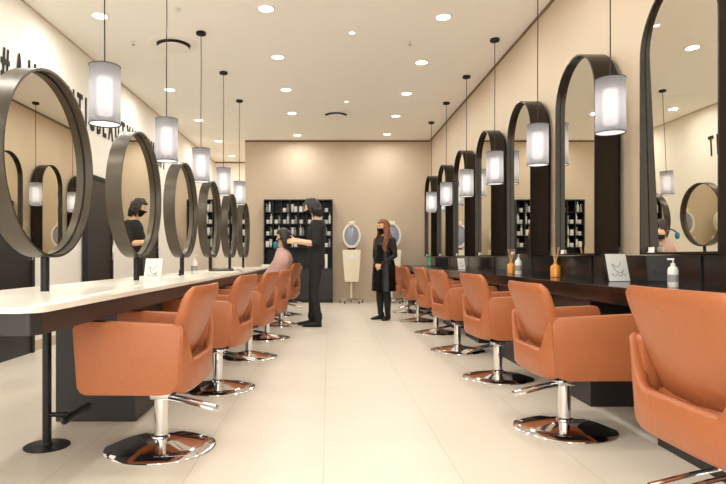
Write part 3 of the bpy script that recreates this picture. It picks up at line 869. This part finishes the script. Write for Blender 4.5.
remesh_obj('sweater', tb, M['cloth'], wom, .009, 3)
lb = B(); torso(lb, [((0, 0, .70), .09, .145), ((0, 0, .82), .11, .165), ((0, 0, .88), .10, .15)])
for y in (.07, -.07):
    p, r = leg((0, y, .76), (.02, y, .43), (0, y, .09), (.085, .058, .060, .042)); tube(lb, p, r, 12, True)
remesh_obj('leggings', lb, M['denim'], wom, .009, 3)
for y in (.07, -.07): obj('shoe', shoe(.02, y, .9, .25*(1 if y > 0 else -1)), M['black'], wom, True)
# apron: open-backed shell around front
ab = B(); rows = [(1.20, .120, .10, .0), (1.12, .135, .14, .0), (1.02, .125, .15, .0), (.94, .125, .155, 0), (.84, .142, .182, 0), (.70, .150, .19, 0), (.55, .158, .195, 0), (.44, .165, .2, 0)]
R = []
for z, a, b, cx in rows:
    ring = []
    for i in range(29):
        t = math.radians(-125+250*i/28); w = 1+.02*math.sin(9*t+z*8)
        ring.append((.005+a*math.cos(t)*w, b*math.sin(t)*w, z+.01*math.sin(3*t)*0))
    R.append(ring)
loft(ab, R, closed=False, cap=False); bmesh.ops.solidify(ab, geom=ab.faces[:], thickness=.004)
ap_ = obj('apron', ab, M['leatherb'], wom, True, ang=80)
nb = B(); tube(nb, [(.115, .09, 1.19), (.07, .085, 1.25), (-.04, .06, 1.295), (-.065, 0, 1.30), (-.04, -.06, 1.295), (.07, -.085, 1.25), (.115, -.09, 1.19)], .009, 8); obj('neck_strap', nb, M['leatherb'], ap_, True)
mask(wom, T)
hb = B(); head_mesh(hb, T, hairf(lambda u: .018+.003*math.sin(14*u[1]), .38, .52), nu=64, nv=48)
for k in range(34):
    a = (.34+1.32*k/33)*PI; c, s_ = math.cos(a), math.sin(a); ph = rr.uniform(0, 6)
    ln = rr.uniform(.30, .43); pts = []; rad = []
    out = 1.0 if abs(a-PI) < .5*PI else 1.1
    for q in range(9):
        t = q/8; z = .03-ln*t-.03
        rx = .092+.02*t; ry = .088+.045*min(1, t*1.6)
        wv = .010*math.sin(ph+t*11)
        fx = c*rx + (.075*min(1, max(0, t-.35)*2.2) if abs(a-PI) > .42*PI else -.0*t)
        pts.append(T @ Vector((fx+wv, s_*ry*out+wv, z))); rad.append(.016*(1-.55*t*t))
    tube(hb, pts, rad, 7, True)
remesh_obj('hair', hb, M['hair_r'], wom, .0065, 1)

# --- seated client (back to the aisle)
zs = .51
ct = [((-.02, 0, zs+.04), .11, .16), ((-.04, 0, zs+.18), .095, .135), ((-.04, 0, zs+.34), .10, .15), ((-.03, 0, zs+.45), .09, .16), ((-.02, 0, zs+.52), .06, .10), ((-.015, 0, zs+.55), .045, .05)]
hp = (-.035, 0, 1.235)
LW, RW = (.10, .11, .62), (.10, -.11, .62)
spec = dict(torso=ct, neck=[(-.015, 0, zs+.52), (-.022, 0, zs+.59), (-.03, 0, zs+.65)], head=hp, hpitch=.15, hscale=.97, skin=M['skin'],
    limbs=[arm((-.02, .14, zs+.43), (.05, .135, zs+.20), LW, (.038, .033, .03, .022)), arm((-.02, -.14, zs+.43), (.05, -.135, zs+.20), RW, (.038, .033, .03, .022)),
           leg((0, .085, zs+.055), (.36, .09, zs+.05), (.38, .09, .10), (.075, .052, .05, .034)), leg((0, -.085, zs+.055), (.36, -.09, zs+.05), (.38, -.09, .10), (.075, .052, .05, .034))],
    hands=[(LW, (.9, -.3, -.1), (0, -.1, -1), -1, .2, .9), (RW, (.9, .3, -.1), (0, .1, -1), 1, .2, .9)])
cli, T = make_person('person', 'seated client in pale pink gown with dark hair, facing the left counter', (-.66, 8.05, 0), PI+math.radians(-5), spec)
tb = B()
for y in (.085, -.085):
    p, r = leg((0, y, zs+.055), (.36, y*1.05, zs+.05), (.38, y*1.05, .11), (.082, .062, .06, .05)); tube(tb, p, r, 12, True)
remesh_obj('trousers', tb, M['denim'], cli, .010, 3)
for y in (.09, -.09): obj('shoe', shoe(.41, y, .9), M['black'], cli, True)
gb = B(); gr = []
for z, cx, a, b in ((1.085, -.01, .06, .065), (1.05, -.02, .085, .12), (1.00, -.03, .11, .185), (.92, -.03, .135, .205), (.82, .015, .155, .21), (.74, .055, .17, .21), (.66, .10, .20, .208), (.60, .135, .235, .206)):
    ring = []
    for i in range(40):
        t = 2*PI*i/40; w = 1+.03*math.sin(8*t+1)*(1.08-z)/.4
        ring.append((cx+a*math.cos(t)*w, b*math.sin(t)*min(w, 1.0), z))
    gr.append(ring)
loft(gb, gr, cap=False); bmesh.ops.solidify(gb, geom=gb.faces[:], thickness=.005)
obj('gown', gb, M['pink'], cli, True, ang=80)
hb = B(); head_mesh(hb, T, hairf(lambda u: .022, .40, .48), nu=64, nv=48)
for k in range(24):
    a = (.5+1.0*k/23)*PI; c, s_ = math.cos(a), math.sin(a)
    tube(hb, [T @ Vector((c*.095, s_*.082, .01)), T @ Vector((c*.102, s_*.092, -.07)), T @ Vector((c*.088, s_*.085, -.15))], [.019, .019, .010], 8, True)
remesh_obj('hair', hb, M['hair_c'], cli, .008, 1)
br = B(); rings = []
for z, r in ((0, .010), (.008, .022), (.03, .029), (.07, .029), (.09, .020), (.098, .008)): rings.append((r, z))
lathe(br, rings, n=18)
brs = tag(empty('hair_brush', (-.72, 7.84, 1.07)), 'teal round hair brush held beside the head of the client', 'hair brush')
obj('brush_head', br, M['teal'], brs, True)
k = B(); tube(k, [(0, 0, .09), (.04, .03, .13), (.09, .05, .15)], .009, 10, True); obj('brush_handle', k, M['black'], brs, True)

# ------------------------------------------------------------ camera, world, view
cam = bpy.data.cameras.new('camera'); co = bpy.data.objects.new('camera', cam); C.objects.link(co)
co.location = (0, 0, EYE); co.rotation_euler = (PI/2, 0, 0)
cam.sensor_width = 36; cam.sensor_fit = 'HORIZONTAL'; cam.lens = 572/726*36
cam.shift_x = (363-328)/726; cam.shift_y = (257.5-242)/726; cam.clip_start = .05
SC.camera = co
w = bpy.data.worlds.new('world'); SC.world = w; w.use_nodes = True
w.node_tree.nodes['Background'].inputs[0].default_value = (.97, 1, .98, 1)
w.node_tree.nodes['Background'].inputs[1].default_value = 2.5
SC.view_settings.view_transform = 'Standard'; SC.view_settings.look = 'None'
SC.view_settings.exposure = 0.1; SC.view_settings.gamma = 1; SC.view_settings.use_curve_mapping = False
SC.cycles.max_bounces = 10; SC.cycles.diffuse_bounces = 6; SC.cycles.glossy_bounces = 6
SC.cycles.transparent_max_bounces = 12; SC.cycles.sample_clamp_indirect = 4
